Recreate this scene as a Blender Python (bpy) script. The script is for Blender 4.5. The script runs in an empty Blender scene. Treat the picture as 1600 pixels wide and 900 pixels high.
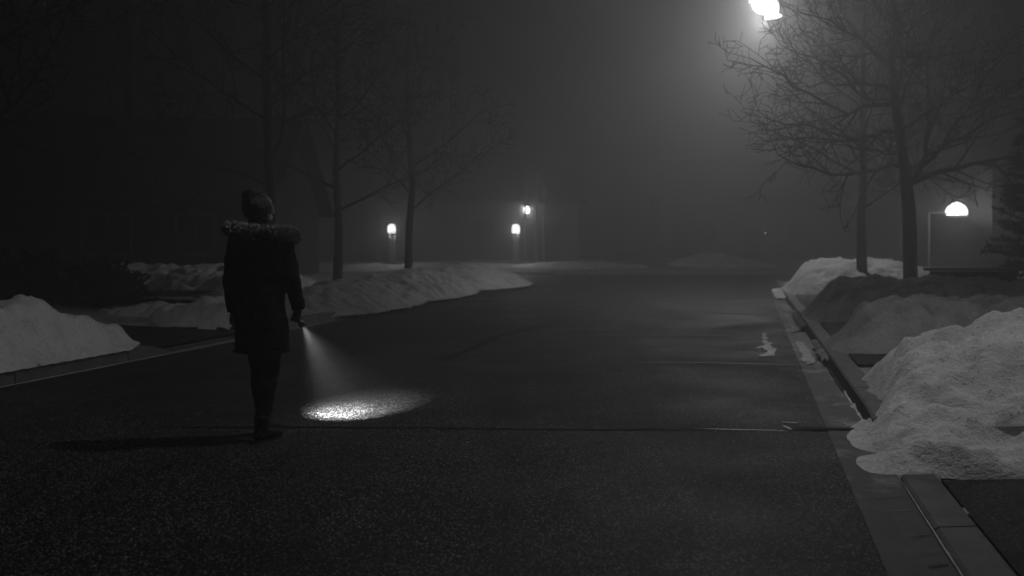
import bpy, bmesh, math, random
from mathutils import Vector, Matrix, noise

R = math.radians
scene = bpy.context.scene
COL = scene.collection
random.seed(7)

# ------------------------------------------------------------------ camera
EYE = 1.28
cam_d = bpy.data.cameras.new('camera')
cam_d.lens = 35.0
cam_d.sensor_width = 36.0
cam_d.shift_y = -65.0 / 1600.0
cam_d.clip_start = 0.1
cam_d.clip_end = 1000.0
cam_d.dof.use_dof = True
cam_d.dof.focus_distance = 7.6
cam_d.dof.aperture_fstop = 2.2
cam = bpy.data.objects.new('camera', cam_d)
cam.location = (0, 0, EYE)
cam.rotation_euler = (R(90), 0, 0)
COL.objects.link(cam)
scene.camera = cam

# ------------------------------------------------------------------ night sky, lights' power, fog, exposure
world = bpy.data.worlds.new('World')
scene.world = world
world.use_nodes = True
wn, wl = world.node_tree.nodes, world.node_tree.links
sky = wn.new('ShaderNodeTexSky')
sky.sky_type = 'NISHITA'
sky.sun_disc = False
sky.sun_elevation = R(-4.0)
sky.sun_rotation = R(200)
bw = wn.new('ShaderNodeRGBToBW')                # the picture is black and white
wl.new(sky.outputs[0], bw.inputs[0])
wl.new(bw.outputs[0], wn['Background'].inputs[0])
wn['Background'].inputs[1].default_value = 0.05

STREET_LAMP_NEAR_W = 500.0
STREET_LAMP_FAR_W = 850.0
STREET_LAMP_BULB_W = 920.0                # light through the sides of the far lamp's glass bowl
FLASHLIGHT_W = 1500.0
FOG_DENSITY = 0.0155
FOG_ANISOTROPY = 0.66

vs = scene.view_settings
vs.view_transform = 'Standard'
vs.look = 'None'
vs.exposure = -0.25
vs.gamma = 1.0
vs.use_curve_mapping = False
cy = scene.cycles
cy.max_bounces = 5
cy.diffuse_bounces = 2
cy.glossy_bounces = 3
cy.transmission_bounces = 3
cy.volume_bounces = 1
cy.caustics_reflective = False
cy.caustics_refractive = False
cy.sample_clamp_indirect = 2.0
cy.use_denoising = True
cy.use_light_tree = True

# ------------------------------------------------------------------ helpers
def px(x, y, d):
    """point of the place that a 1600x900 pixel of the photograph shows at depth d metres"""
    return Vector(((x - 800) / 1556.0 * d, d, EYE - (y - 385) / 1556.0 * d))

def kR(y):            # right edge of the asphalt
    return 0.54 + 0.24 * y
def kL(y):            # left edge of the asphalt
    return -6.46 + 0.20 * y

def sstep(a, b, x):
    t = min(1.0, max(0.0, (x - a) / (b - a)))
    return t * t * (3 - 2 * t)

def fbm(x, y, z=0.0, octv=4):
    s, a, f = 0.0, 0.5, 1.0
    for _ in range(octv):
        s += a * noise.noise((x * f, y * f, z * f + 3.1 * f))
        a *= 0.5
        f *= 2.03
    return s

class MB:
    def __init__(self):
        self.v, self.f = [], []
    def add(self, verts, faces):
        o = len(self.v)
        self.v.extend(tuple(p) for p in verts)
        self.f.extend(tuple(i + o for i in f) for f in faces)
        return self
    def box(self, cx, cy_, cz, sx, sy, sz, rz=0.0):
        c, s = math.cos(rz), math.sin(rz)
        vs_ = []
        for dz in (-.5, .5):
            for dx, dy in ((-.5, -.5), (.5, -.5), (.5, .5), (-.5, .5)):
                x, y = dx * sx, dy * sy
                vs_.append((cx + c * x - s * y, cy_ + s * x + c * y, cz + dz * sz))
        return self.add(vs_, [(3, 2, 1, 0), (4, 5, 6, 7), (0, 1, 5, 4), (1, 2, 6, 5), (2, 3, 7, 6), (3, 0, 4, 7)])
    def tube(self, pts, rad, sides=6, cap=True, squash=None):
        """swept tube; rad a list of radii, or of (rx, ry)"""
        pts = [Vector(p) for p in pts]
        n = len(pts)
        ref = None
        rings = []
        for i, p in enumerate(pts):
            t = (pts[min(i + 1, n - 1)] - pts[max(i - 1, 0)])
            if t.length < 1e-9:
                t = Vector((0, 0, 1))
            t.normalize()
            if ref is None:
                ref = Vector((1, 0, 0)) if abs(t.x) < 0.9 else Vector((0, 1, 0))
            a = (ref - t * ref.dot(t)).normalized()
            ref = a
            b = t.cross(a)
            r = rad[i] if not isinstance(rad, (int, float)) else rad
            rx, ry = (r if isinstance(r, tuple) else (r, r))
            rings.append([p + a * (math.cos(2 * math.pi * k / sides) * rx) + b * (math.sin(2 * math.pi * k / sides) * ry) for k in range(sides)])
        vs_ = [q for ring in rings for q in ring]
        fs = []
        for i in range(n - 1):
            for k in range(sides):
                k2 = (k + 1) % sides
                fs.append((i * sides + k, i * sides + k2, (i + 1) * sides + k2, (i + 1) * sides + k))
        if cap:
            fs.append(tuple(range(sides - 1, -1, -1)))
            fs.append(tuple((n - 1) * sides + k for k in range(sides)))
        return self.add(vs_, fs)
    def lathe(self, prof, cx=0, cy_=0, cz=0, sides=20):
        vs_, fs = [], []
        n = len(prof)
        for r, z in prof:
            for k in range(sides):
                a = 2 * math.pi * k / sides
                vs_.append((cx + r * math.cos(a), cy_ + r * math.sin(a), cz + z))
        for i in range(n - 1):
            for k in range(sides):
                k2 = (k + 1) % sides
                fs.append((i * sides + k, i * sides + k2, (i + 1) * sides + k2, (i + 1) * sides + k))
        fs.append(tuple(range(sides - 1, -1, -1)))
        fs.append(tuple((n - 1) * sides + k for k in range(sides)))
        return self.add(vs_, fs)
    def ball(self, c, rx, ry, rz, seg=16, rings=10, fn=None):
        vs_, fs = [], []
        c = Vector(c)
        for i in range(rings + 1):
            th = math.pi * i / rings
            for k in range(seg):
                ph = 2 * math.pi * k / seg
                d = Vector((math.sin(th) * math.cos(ph), math.sin(th) * math.sin(ph), math.cos(th)))
                q = Vector((d.x * rx, d.y * ry, d.z * rz))
                if fn:
                    q = q * fn(d)
                vs_.append(c + q)
        for i in range(rings):
            for k in range(seg):
                k2 = (k + 1) % seg
                fs.append((i * seg + k, (i + 1) * seg + k, (i + 1) * seg + k2, i * seg + k2))
        return self.add(vs_, fs)
    def mesh(self, name):
        me = bpy.data.meshes.new(name)
        me.from_pydata(self.v, [], self.f)
        me.update()
        return me
    def build(self, name, mat, parent=None, smooth=False):
        me = self.mesh(name)
        me.materials.append(mat)
        if smooth:
            me.shade_smooth()
        o = bpy.data.objects.new(name, me)
        COL.objects.link(o)
        if parent is not None:
            o.parent = parent
        return o

def tag(o, label, cat, group=None):
    o['label'] = label
    o['category'] = cat
    if group:
        o['group'] = group
    return o
def struct(o):
    o['kind'] = 'structure'
    return o
def thing(name, label, cat, loc=(0, 0, 0), rz=0.0, group=None):
    o = bpy.data.objects.new(name, None)
    o.empty_display_size = 0.2
    COL.objects.link(o)
    o.location = loc
    o.rotation_euler = (0, 0, rz)
    return tag(o, label, cat, group)

# ------------------------------------------------------------------ materials (all neutral: the photograph is black and white)
def g(v):
    return (v, v, v, 1.0)

class Mat:
    def __init__(self, name, base=0.5, rough=0.6, spec=0.4):
        self.m = bpy.data.materials.new(name)
        self.m.use_nodes = True
        self.t = self.m.node_tree
        self.b = self.t.nodes['Principled BSDF']
        self.b.inputs['Base Color'].default_value = g(base)
        self.b.inputs['Roughness'].default_value = rough
        self.b.inputs['Specular IOR Level'].default_value = spec
        self.co = None
    def n(self, kind, **kw):
        nd = self.t.nodes.new(kind)
        for k, v in kw.items():
            if k in nd.inputs:
                nd.inputs[k].default_value = v
            else:
                setattr(nd, k, v)
        return nd
    def l(self, a, b):
        self.t.links.new(a, b)
    def coord(self, scale=(1, 1, 1)):
        tc = self.n('ShaderNodeTexCoord')
        mp = self.n('ShaderNodeMapping')
        mp.inputs['Scale'].default_value = scale
        self.l(tc.outputs['Object'], mp.inputs['Vector'])
        return mp.outputs[0]
    def noise(self, scale, detail=4.0, rough=0.55, co=None):
        nd = self.n('ShaderNodeTexNoise', Scale=scale, Detail=detail, Roughness=rough)
        self.l(co or self.coord(), nd.inputs['Vector'])
        return nd.outputs['Fac']
    def voronoi(self, scale, out='Color', co=None):
        nd = self.n('ShaderNodeTexVoronoi', Scale=scale)
        self.l(co or self.coord(), nd.inputs['Vector'])
        return nd.outputs[out]
    def ramp(self, fac, stops):
        nd = self.n('ShaderNodeValToRGB')
        e = nd.color_ramp.elements
        e[0].position, e[0].color = stops[0][0], g(stops[0][1])
        e[1].position, e[1].color = stops[-1][0], g(stops[-1][1])
        for p, v in stops[1:-1]:
            k = e.new(p)
            k.color = g(v)
        self.l(fac, nd.inputs[0])
        return nd.outputs[0]
    def math(self, op, a, b):
        nd = self.n('ShaderNodeMath', operation=op)
        for i, q in enumerate((a, b)):
            if isinstance(q, (int, float)):
                nd.inputs[i].default_value = q
            else:
                self.l(q, nd.inputs[i])
        return nd.outputs[0]
    def bump(self, h, strength=0.4, dist=0.01, prev=None):
        nd = self.n('ShaderNodeBump', Strength=strength, Distance=dist)
        self.l(h, nd.inputs['Height'])
        if prev is not None:
            self.l(prev, nd.inputs['Normal'])
        self.l(nd.outputs[0], self.b.inputs['Normal'])
        return nd.outputs[0]
    def base(self, s):
        self.l(s, self.b.inputs['Base Color'])
    def rough(self, s):
        self.l(s, self.b.inputs['Roughness'])
    def emit(self, v, s=1.0):
        self.b.inputs['Emission Color'].default_value = g(v)
        self.b.inputs['Emission Strength'].default_value = s

def mat_asphalt(name, lo, hi, grain=110.0, glint=0.34, rlo=0.32, rhi=0.6, bump=0.5):
    m = Mat(name, 0.05, 0.5, 0.27)
    co = m.coord()
    cell = m.voronoi(grain, 'Color', co)
    bwn = m.n('ShaderNodeRGBToBW'); m.l(cell, bwn.inputs[0])
    c = m.ramp(bwn.outputs[0], [(0.1, lo), (0.55, (lo + hi) / 2), (0.74, hi), (0.79, glint * 0.35), (0.86, glint)])
    patch = m.ramp(m.noise(0.55, 5, 0.6, co), [(0.3, 0.55), (0.7, 1.3)])
    tcr = m.n('ShaderNodeTexCoord'); mpr = m.n('ShaderNodeMapping')
    mpr.inputs['Rotation'].default_value = (0, 0, R(13)); mpr.inputs['Scale'].default_value = (1.5, 0.07, 1)
    m.l(tcr.outputs['Object'], mpr.inputs['Vector'])
    tracks = m.ramp(m.noise(1.0, 4, 0.6, mpr.outputs[0]), [(0.35, 0.7), (0.65, 1.25)])   # worn wheel tracks along the street
    mt = m.n('ShaderNodeMixRGB', blend_type='MULTIPLY'); mt.inputs[0].default_value = 1.0
    m.l(patch, mt.inputs[1]); m.l(tracks, mt.inputs[2]); patch = mt.outputs[0]
    mul = m.n('ShaderNodeMixRGB', blend_type='MULTIPLY'); mul.inputs[0].default_value = 1.0
    m.l(c, mul.inputs[1]); m.l(patch, mul.inputs[2])
    m.base(mul.outputs[0])
    m.rough(m.ramp(m.noise(0.8, 4, 0.6, co), [(0.32, rlo), (0.66, rhi)]))
    b1 = m.bump(m.voronoi(grain, 'Distance', co), bump, 0.006)
    m.bump(m.noise(38, 4, 0.7, co), 0.35, 0.01, b1)
    return m.m
def mat_snow(name, lo=0.56, hi=0.82, dirt=0.28):
    m = Mat(name, 0.75, 0.7, 0.3)
    co = m.coord()
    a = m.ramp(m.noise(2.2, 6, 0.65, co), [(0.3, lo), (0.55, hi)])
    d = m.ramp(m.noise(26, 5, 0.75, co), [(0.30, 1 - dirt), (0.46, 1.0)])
    mul = m.n('ShaderNodeMixRGB', blend_type='MULTIPLY'); mul.inputs[0].default_value = 1.0
    m.l(a, mul.inputs[1]); m.l(d, mul.inputs[2])
    sp = m.n('ShaderNodeRGBToBW'); m.l(m.voronoi(70, 'Color', co), sp.inputs[0])
    grit = m.ramp(sp.outputs[0], [(0.10, 0.6), (0.13, 1.0)])
    mul2 = m.n('ShaderNodeMixRGB', blend_type='MULTIPLY'); mul2.inputs[0].default_value = 1.0
    m.l(mul.outputs[0], mul2.inputs[1]); m.l(grit, mul2.inputs[2])
    m.base(mul2.outputs[0])
    sp2 = m.n('ShaderNodeRGBToBW'); m.l(m.voronoi(85, 'Color', co), sp2.inputs[0])
    m.rough(m.ramp(sp2.outputs[0], [(0.76, 0.75), (0.83, 0.12)]))           # wet ice grains glint
    b1 = m.bump(m.noise(7, 6, 0.72, co), 0.7, 0.08)
    b2 = m.bump(m.noise(45, 5, 0.72, co), 0.6, 0.015, b1)
    return m.m
def mat_concrete(name, lo, hi, r=0.6, wet=False):
    m = Mat(name, 0.25, r, 0.4)
    co = m.coord()
    a = m.ramp(m.noise(3.0, 6, 0.7, co), [(0.3, lo), (0.7, hi)])
    d = m.ramp(m.noise(90, 3, 0.7, co), [(0.3, 0.65), (0.6, 1.0)])
    mul = m.n('ShaderNodeMixRGB', blend_type='MULTIPLY'); mul.inputs[0].default_value = 1.0
    m.l(a, mul.inputs[1]); m.l(d, mul.inputs[2]); m.base(mul.outputs[0])
    if wet:
        m.rough(m.ramp(m.noise(1.6, 5, 0.65, co), [(0.30, 0.16), (0.46, r)]))
    m.bump(m.noise(70, 4, 0.7, co), 0.3, 0.008)
    return m.m
def mat_plain(name, v, r=0.6, spec=0.4, var=0.25, scale=6.0, bump=0.2, stretch=(1, 1, 1), metal=0.0):
    m = Mat(name, v, r, spec)
    co = m.coord(stretch)
    nz = m.noise(scale, 5, 0.65, co)
    m.base(m.ramp(nz, [(0.28, v * (1 - var)), (0.72, min(0.9, v * (1 + var)))]))
    m.b.inputs['Metallic'].default_value = metal
    if bump:
        m.bump(m.noise(scale * 5, 4, 0.65, co), bump, 0.01)
    return m.m
def mat_bark(name, v):
    m = Mat(name, v, 0.85, 0.2)
    co = m.coord((14, 14, 2.2))
    nz = m.noise(1.0, 6, 0.7, co)
    m.base(m.ramp(nz, [(0.3, v * 0.5), (0.7, v * 1.4)]))
    m.bump(nz, 0.8, 0.03)
    return m.m
def mat_emit(name, strength):
    """frosted glass: lets its bulb's light out and glows itself"""
    m = bpy.data.materials.new(name)
    m.use_nodes = True
    t = m.node_tree
    t.nodes.remove(t.nodes['Principled BSDF'])
    e = t.nodes.new('ShaderNodeEmission'); e.inputs[0].default_value = g(1.0); e.inputs[1].default_value = strength
    tr = t.nodes.new('ShaderNodeBsdfTransparent'); tr.inputs[0].default_value = g(0.92)
    ad = t.nodes.new('ShaderNodeAddShader')
    t.links.new(e.outputs[0], ad.inputs[0]); t.links.new(tr.outputs[0], ad.inputs[1])
    t.links.new(ad.outputs[0], t.nodes['Material Output'].inputs['Surface'])
    m.cycles.emission_sampling = 'NONE'          # the bulb inside carries the light
    return m

M = dict(
    asphalt=mat_asphalt('asphalt', 0.003, 0.012, 135.0, 0.26, 0.50, 0.70),
    asphalt_drive=mat_asphalt('driveway asphalt', 0.005, 0.014, 90.0, 0.10, 0.6, 0.8),
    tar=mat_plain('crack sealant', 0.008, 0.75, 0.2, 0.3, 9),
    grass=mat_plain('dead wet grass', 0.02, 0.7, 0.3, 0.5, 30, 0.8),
    wet=mat_plain('wet crack', 0.10, 0.10, 0.8, 0.4, 12, 0.15),
    ice_glint=mat_plain('thin ice', 0.62, 0.22, 0.7, 0.35, 9, 0.35),  # pale tone also paints the shine on wet cracks, joints and gutter water
    gutter=mat_concrete('gutter concrete', 0.022, 0.055, 0.55, True),
    kerb=mat_concrete('kerb concrete', 0.06, 0.15, 0.6),
    stone=mat_concrete('masonry', 0.35, 0.5, 0.7),
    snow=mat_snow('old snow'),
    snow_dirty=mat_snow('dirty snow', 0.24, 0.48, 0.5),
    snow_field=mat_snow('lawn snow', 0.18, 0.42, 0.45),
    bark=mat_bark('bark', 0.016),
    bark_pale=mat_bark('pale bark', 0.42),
    steel=mat_plain('dark painted pole', 0.03, 0.45, 0.5, 0.2, 5, 0.05),
    dark_metal=mat_plain('dark metal', 0.03, 0.4, 0.5, 0.2, 5, 0.05),
    white_paint=mat_plain('white paint', 0.6, 0.5, 0.4, 0.1, 5, 0.05),
    coat=mat_plain('black parka', 0.004, 0.8, 0.12, 0.3, 16, 0.5),
    seam=mat_plain('parka seam', 0.006, 0.8, 0.1, 0.3, 30, 0.2),
    legging=mat_plain('black leggings', 0.009, 0.8, 0.15, 0.3, 40, 0.2),
    boot=mat_plain('dark suede boots', 0.010, 0.75, 0.2, 0.35, 30, 0.35),
    sole=mat_plain('boot sole', 0.012, 0.8, 0.2, 0.3, 30, 0.2),
    hair=mat_plain('dark hair', 0.035, 0.42, 0.6, 0.5, 3, 0.6, (60, 60, 8)),
    skin=mat_plain('skin', 0.26, 0.5, 0.4, 0.08, 30, 0.05),
    fur=mat_plain('fur trim', 0.45, 0.8, 0.2, 0.5, 40, 0.2),
    siding=mat_plain('dark siding', 0.025, 0.8, 0.2, 0.3, 4, 0.2, (6, 6, 1)),
    siding_far=mat_plain('grey siding', 0.09, 0.8, 0.2, 0.2, 3, 0.2, (6, 6, 1)),
    roof=mat_plain('shingles', 0.02, 0.9, 0.2, 0.3, 6),
    glass=mat_plain('dark window glass', 0.01, 0.35, 0.3, 0.1, 2, 0.0),
    needle=mat_plain('evergreen needles', 0.028, 0.8, 0.2, 0.5, 8, 0.0),
    lens=mat_emit('street lamp lens', 3.0),
    lantern_bright=mat_emit('bright lantern glass', 3.0),
    globe=mat_emit('lamp globe', 1.2),
    lantern=mat_emit('lantern glass', 1.6),
    spark=mat_emit('small lamp', 0.6),
    torch=mat_emit('torch lens', 3.0),
)

# ------------------------------------------------------------------ ground, road, gutters, kerbs
def drive_mask(y):
    return sstep(11.5, 11.9, y) * (1 - sstep(14.3, 14.7, y))

def G(x, y):
    """height of the verge and lawns away from the street"""
    if y > 45.2:
        return 0.12 + 0.35 * sstep(45.2, 49, y)
    if y > 35.0:
        return 0.0
    endf = 1 - sstep(33.0, 35.0, y)
    tr = x - kR(y) - 0.27
    tl = kL(y) - x
    if tr > 0:
        if y < 5.4:
            return 0.01 + 0.03 * min(tr, 3)
        f = sstep(5.4, 8.5, y)
        return (0.13 + 0.47 * sstep(0.2, 4.5, tr) * f) * endf
    if tl > 0:
        q = (0.13 + 0.26 * sstep(0.2, 5.0, tl)) * endf
        f = drive_mask(y)
        return q * (1 - f) + f * (0.03 + 0.05 * min(tl, 6))
    return 0.0

gm = MB()
gm.add([(-120, -25, -0.16), (120, -25, -0.16), (120, 165, -0.16), (-120, 165, -0.16)], [(0, 1, 2, 3)])
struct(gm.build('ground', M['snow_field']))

rm = MB()
ys = [-12 + 1.0 * i for i in range(48)]
for i, y in enumerate(ys):
    for k in range(9):
        t = k / 8
        x = kL(y) * (1 - t) + kR(y) * t
        crown = 0.05 * (1 - (2 * t - 1) ** 2)
        rm.v.append((x, y, crown * 0.0))
for i in range(len(ys) - 1):
    for k in range(8):
        a = i * 9 + k
        rm.f.append((a, a + 1, a + 10, a + 9))
road = struct(rm.build('road', M['asphalt']))
cm = MB()
cm.add([(-70, 35.0, -0.004), (90, 35.0, -0.004), (90, 45.2, -0.004), (-70, 45.2, -0.004)], [(0, 1, 2, 3)])
struct(cm.build('cross_street', M['asphalt']))

def field(name, xa, xb, y0, y1, nx, ny, mat):
    mb = MB()
    for j in range(ny + 1):
        y = y0 + (y1 - y0) * j / ny
        x0, x1 = xa(y), xb(y)
        for i in range(nx + 1):
            t = (i / nx) ** 1.6
            x = x0 + (x1 - x0) * t
            d = abs(x - x0)
            am = 1 - drive_mask(y) if x < 0 else 1.0
            z = G(x, y) - 0.02 + am * (0.16 * fbm(x * 0.5, y * 0.5) * sstep(0.2, 1.6, d) + 0.04 * fbm(x * 2.5, y * 2.5, 5) * sstep(0.1, 0.8, d))
            mb.v.append((x, y, z))
    for j in range(ny):
        for i in range(nx):
            a = j * (nx + 1) + i
            f = (a, a + 1, a + nx + 2, a + nx + 1)
            mb.f.append(f if xb(y0) > xa(y0) else f[::-1])
    return struct(mb.build(name, mat, None, True))
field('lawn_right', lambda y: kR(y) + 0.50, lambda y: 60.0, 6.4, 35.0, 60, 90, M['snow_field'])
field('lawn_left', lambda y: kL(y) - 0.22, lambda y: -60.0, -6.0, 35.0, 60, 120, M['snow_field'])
mb = MB()
nx, ny = 80, 30
for j in range(ny + 1):
    for i in range(nx + 1):
        x = -70 + 160 * i / nx
        y = 45.2 + 60 * (j / ny) ** 1.8
        mb.v.append((x, y, G(x, y) - 0.02 + 0.3 * fbm(x * 0.3, y * 0.3) * sstep(45.2, 48, y)))
for j in range(ny):
    for i in range(nx):
        a = j * (nx + 1) + i
        mb.f.append((a, a + 1, a + nx + 2, a + nx + 1))
struct(mb.build('lawn_far', M['snow_field'], None, True))

# gutter pan and kerb on the right; kerb is dropped at the near driveway
mb = MB()
ys = [1.0 + 0.5 * i for i in range(69)]
for y in ys:
    x = kR(y)
    mb.v += [(x - 0.01, y, 0.006), (x + 0.13, y, -0.006 + 0.01), (x + 0.27, y, 0.010)]
for i in range(len(ys) - 1):
    for k in range(2):
        a = i * 3 + k
        mb.f.append((a, a + 1, a + 4, a + 3))
gut = struct(mb.build('gutter', M['gutter']))
def kerb_piece(side, y0, y1):
    mb = MB()
    n = 4
    yy = [y0 + (y1 - y0) * i / n for i in range(n + 1)]
    prof = []
    for y in yy:
        if side > 0:
            h = 0.014 + 0.12 * sstep(6.0, 7.0, y)
            x = kR(y) + 0.278
            prof.append([(x, y, -0.1), (x + 0.012, y, h - 0.012), (x + 0.03, y, h), (x + 0.20, y, h + 0.004), (x + 0.215, y, -0.1)])
        else:
            h = 0.128 * (1 - sstep(11.4, 12.0, y) * (1 - sstep(13.8, 14.4, y))) + 0.02
            x = kL(y) - 0.004
            prof.append([(x, y, -0.1), (x - 0.02, y, h - 0.015), (x - 0.04, y, h), (x - 0.19, y, h + 0.004), (x - 0.20, y, -0.1)])
    for p in prof:
        mb.v += p
    for i in range(n):
        for k in range(4):
            a = i * 5 + k
            f = (a, a + 1, a + 6, a + 5)
            mb.f.append(f if side < 0 else f[::-1])
    mb.f.append((0, 1, 2, 3, 4)); mb.f.append(tuple(n * 5 + k for k in range(5)))
    return mb
kr = struct(bpy.data.objects.new('kerb', None)); COL.objects.link(kr)
kl = struct(bpy.data.objects.new('kerb', None)); COL.objects.link(kl)
y = 0.9
while y < 34:
    kerb_piece(1, y, y + 1.784).build('kerb_stone', M['kerb'], kr); y += 1.8
y = 3.87
while y < 34:
    kerb_piece(-1, y, y + 1.784).build('kerb_stone', M['kerb'], kl); y += 1.8
# wet gutter line along the left kerb foot, its sheen painted pale
mb = MB()
yy = [4 + 0.5 * i for i in range(30)]
for y in yy:
    w = 0.05 + 0.035 * noise.noise((y * 1.7, 0, 0))
    mb.v += [(kL(y) - 0.002, y, 0.006), (kL(y) + w, y, 0.005)]
for i in range(len(yy) - 1):
    mb.f.append((2 * i + 1, 2 * i + 3, 2 * i + 2, 2 * i))
mb.build('gutter_strip', M['ice_glint'], road)

# driveways
mb = MB()
for i in range(15):
    y = -8 + 13.4 * i / 14
    mb.v += [(kR(y) + 0.497, y, 0.012), (kR(y) + 12, y, 0.20)]
for i in range(14):
    mb.f.append((2 * i, 2 * i + 1, 2 * i + 3, 2 * i + 2))
struct(mb.build('driveway', M['asphalt_drive']))
mb = MB()
for i in range(13):
    tl = 0.21 + 9.0 * i / 12
    z = 0.03 + 0.05 * min(tl, 6) + 0.02
    mb.v += [(kL(11.9) - tl, 11.9, z), (kL(14.3) - tl, 14.3, z)]
for i in range(12):
    mb.f.append((2 * i, 2 * i + 1, 2 * i + 3, 2 * i + 2))
struct(mb.build('driveway', M['asphalt_drive']))
mb = MB()
for i in range(8):
    t = i / 7
    x = -5.4 - 4.2 * t
    mb.v += [(x, 16.6 + 0.5 * t, 0.44 + 0.03 * t), (x, 18.3 + 1.0 * t, 0.46 + 0.03 * t)]
for i in range(7):
    mb.f.append((2 * i, 2 * i + 1, 2 * i + 3, 2 * i + 2))
struct(mb.build('footpath', M['asphalt_drive']))

# strip of bare wet ground behind the right kerb, seen in the gaps between the snow banks
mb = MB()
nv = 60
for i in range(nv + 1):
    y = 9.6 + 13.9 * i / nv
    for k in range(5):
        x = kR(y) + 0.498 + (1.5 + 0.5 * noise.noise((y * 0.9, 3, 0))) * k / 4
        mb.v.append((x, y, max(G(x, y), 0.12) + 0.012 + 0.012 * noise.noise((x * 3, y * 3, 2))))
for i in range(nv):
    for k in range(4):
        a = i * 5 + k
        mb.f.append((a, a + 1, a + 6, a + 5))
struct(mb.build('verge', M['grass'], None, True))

# cracks across the road: sealed in tar, open and wet toward the right gutter
def ribbon(pts, w, z, seed, jit=0.35, wav=1.0):
    mb = MB()
    fine = []
    for a, b in zip(pts[:-1], pts[1:]):
        n = max(2, int((Vector(b) - Vector(a)).length / 0.08))
        for i in range(n):
            t = i / n
            fine.append((a[0] + (b[0] - a[0]) * t, a[1] + (b[1] - a[1]) * t))
    fine.append(pts[-1])
    for i, (x, y) in enumerate(fine):
        ww = w * (0.5 + 0.5 * (1 + jit * 2 * noise.noise((x * 5 + seed, y * 5, seed)))) * min(1.0, 0.25 + i * 0.12, 0.25 + (len(fine) - 1 - i) * 0.12)
        dy = 0.03 * noise.noise((x * 0.8, y * 0.8, seed)) + 0.012 * noise.noise((x * 9, y * 9, seed))
        dy *= wav
        p, q = fine[max(0, i - 1)], fine[min(len(fine) - 1, i + 1)]
        d = Vector((q[0] - p[0], q[1] - p[1])).normalized()
        nx_, ny_ = -d.y, d.x
        mb.v += [(x + nx_ * ww / 2 + nx_ * dy, y + ny_ * ww / 2 + ny_ * dy, z), (x - nx_ * ww / 2 + nx_ * dy, y - ny_ * ww / 2 + ny_ * dy, z)]
    for i in range(len(fine) - 1):
        mb.f.append((2 * i, 2 * i + 1, 2 * i + 3, 2 * i + 2))
    return mb
def gp(x, y):
    d = 1556 * EYE / (y - 385.0)
    return ((x - 800) / 1556 * d, d)
ribbon([gp(228, 668), gp(500, 668), gp(800, 671), gp(1110, 672)], 0.034, 0.005, 1).build('sealed_crack', M['tar'], road)
ribbon([gp(1085, 671), gp(1225, 674)], 0.022, 0.007, 2).build('wet_crack', M['ice_glint'], road)  # pale colour stands for the bright shine of these wet cracks
ribbon([gp(660, 564), gp(860, 565), gp(1010, 568)], 0.035, 0.005, 3).build('sealed_crack', M['tar'], road)
ribbon([gp(990, 567), gp(1110, 568), gp(1248, 571)], 0.045, 0.007, 4).build('wet_crack', M['ice_glint'], road)
ribbon([gp(690, 562), gp(740, 545), gp(772, 528), gp(850, 508)], 0.12, 0.0055, 5).build('sealed_crack', M['tar'], road)
ribbon([gp(880, 523), gp(1160, 525)], 0.06, 0.006, 6).build('wet_crack', M['ice_glint'], road)
ribbon([gp(1090, 489), gp(1185, 491)], 0.10, 0.006, 7).build('wet_crack', M['wet'], road)
ribbon([gp(1120, 466), gp(1195, 469)], 0.10, 0.006, 8).build('wet_crack', M['wet'], road)
ribbon([gp(1236, 671), gp(1300, 672), gp(1350, 672)], 0.15, 0.012, 9, 0.5).build('dark_patch', M['tar'], road)  # dark flat strip over road edge and gutter, in the sealant material
ribbon([gp(1222, 661), gp(1246, 662)], 0.05, 0.009, 10).build('ice_fleck', M['ice_glint'], road)
ribbon([gp(1226, 668), gp(1238, 674)], 0.05, 0.014, 11).build('ice_fleck', M['ice_glint'], road)

ribbon([(kR(1.2) + 0.268, 1.2), (kR(3.2) + 0.268, 3.2), (kR(5.35) + 0.268, 5.35)], 0.007, 0.022, 12, 0.9, 0.15).build('wet_joint', M['ice_glint'], gut)  # bright gleam of the wet joint painted as a pale line
ribbon([(kR(8.6) + 0.262, 8.6), (kR(10.6) + 0.262, 10.6)], 0.03, 0.022, 13, 0.6, 0.2).build('wet_joint', M['wet'], gut)
for k, (ya, f0, f1, ww) in enumerate(((3.95, 0.60, 0.95, 0.05), (4.12, 0.5, 0.94, 0.03), (4.35, 0.6, 0.95, 0.035), (4.75, 0.25, 0.9, 0.03), (5.05, 0.1, 0.85, 0.04), (5.3, 0.15, 0.8, 0.03))):
    ribbon([(kR(ya) + 0.27 * f0, ya), (kR(ya) + 0.27 * f1, ya + 0.02)], ww, 0.015, 20 + k, 0.9).build('wet_streak', M['wet'], gut)

def patch(name, pts, mat, z, parent, seed=0, jit=0.02):
    """flat uneven sheet; pts a closed outline on the ground"""
    out = []
    n = len(pts)
    for i in range(n):
        a, b = Vector(pts[i]), Vector(pts[(i + 1) % n])
        for k in range(6):
            p = a.lerp(b, k / 6)
            out.append((p.x + jit * noise.noise((p.x * 9, p.y * 9, seed)) * 2, p.y + jit * noise.noise((p.x * 9, p.y * 9, seed + 7)) * 4, z))
    c = Vector((sum(p[0] for p in out) / len(out), sum(p[1] for p in out) / len(out), z))
    mb = MB(); mb.add(out, [tuple(range(len(out)))])
    bm = bmesh.new()
    me = mb.mesh(name); bm.from_mesh(me)
    bmesh.ops.triangulate(bm, faces=bm.faces[:]); bmesh.ops.recalc_face_normals(bm, faces=bm.faces[:])
    bm.to_mesh(me); bm.free()
    if me.polygons and me.polygons[0].normal.z < 0:
        me.flip_normals()
    me.materials.append(mat)
    o = bpy.data.objects.new(name, me); COL.objects.link(o); o.parent = parent
    return o
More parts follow.
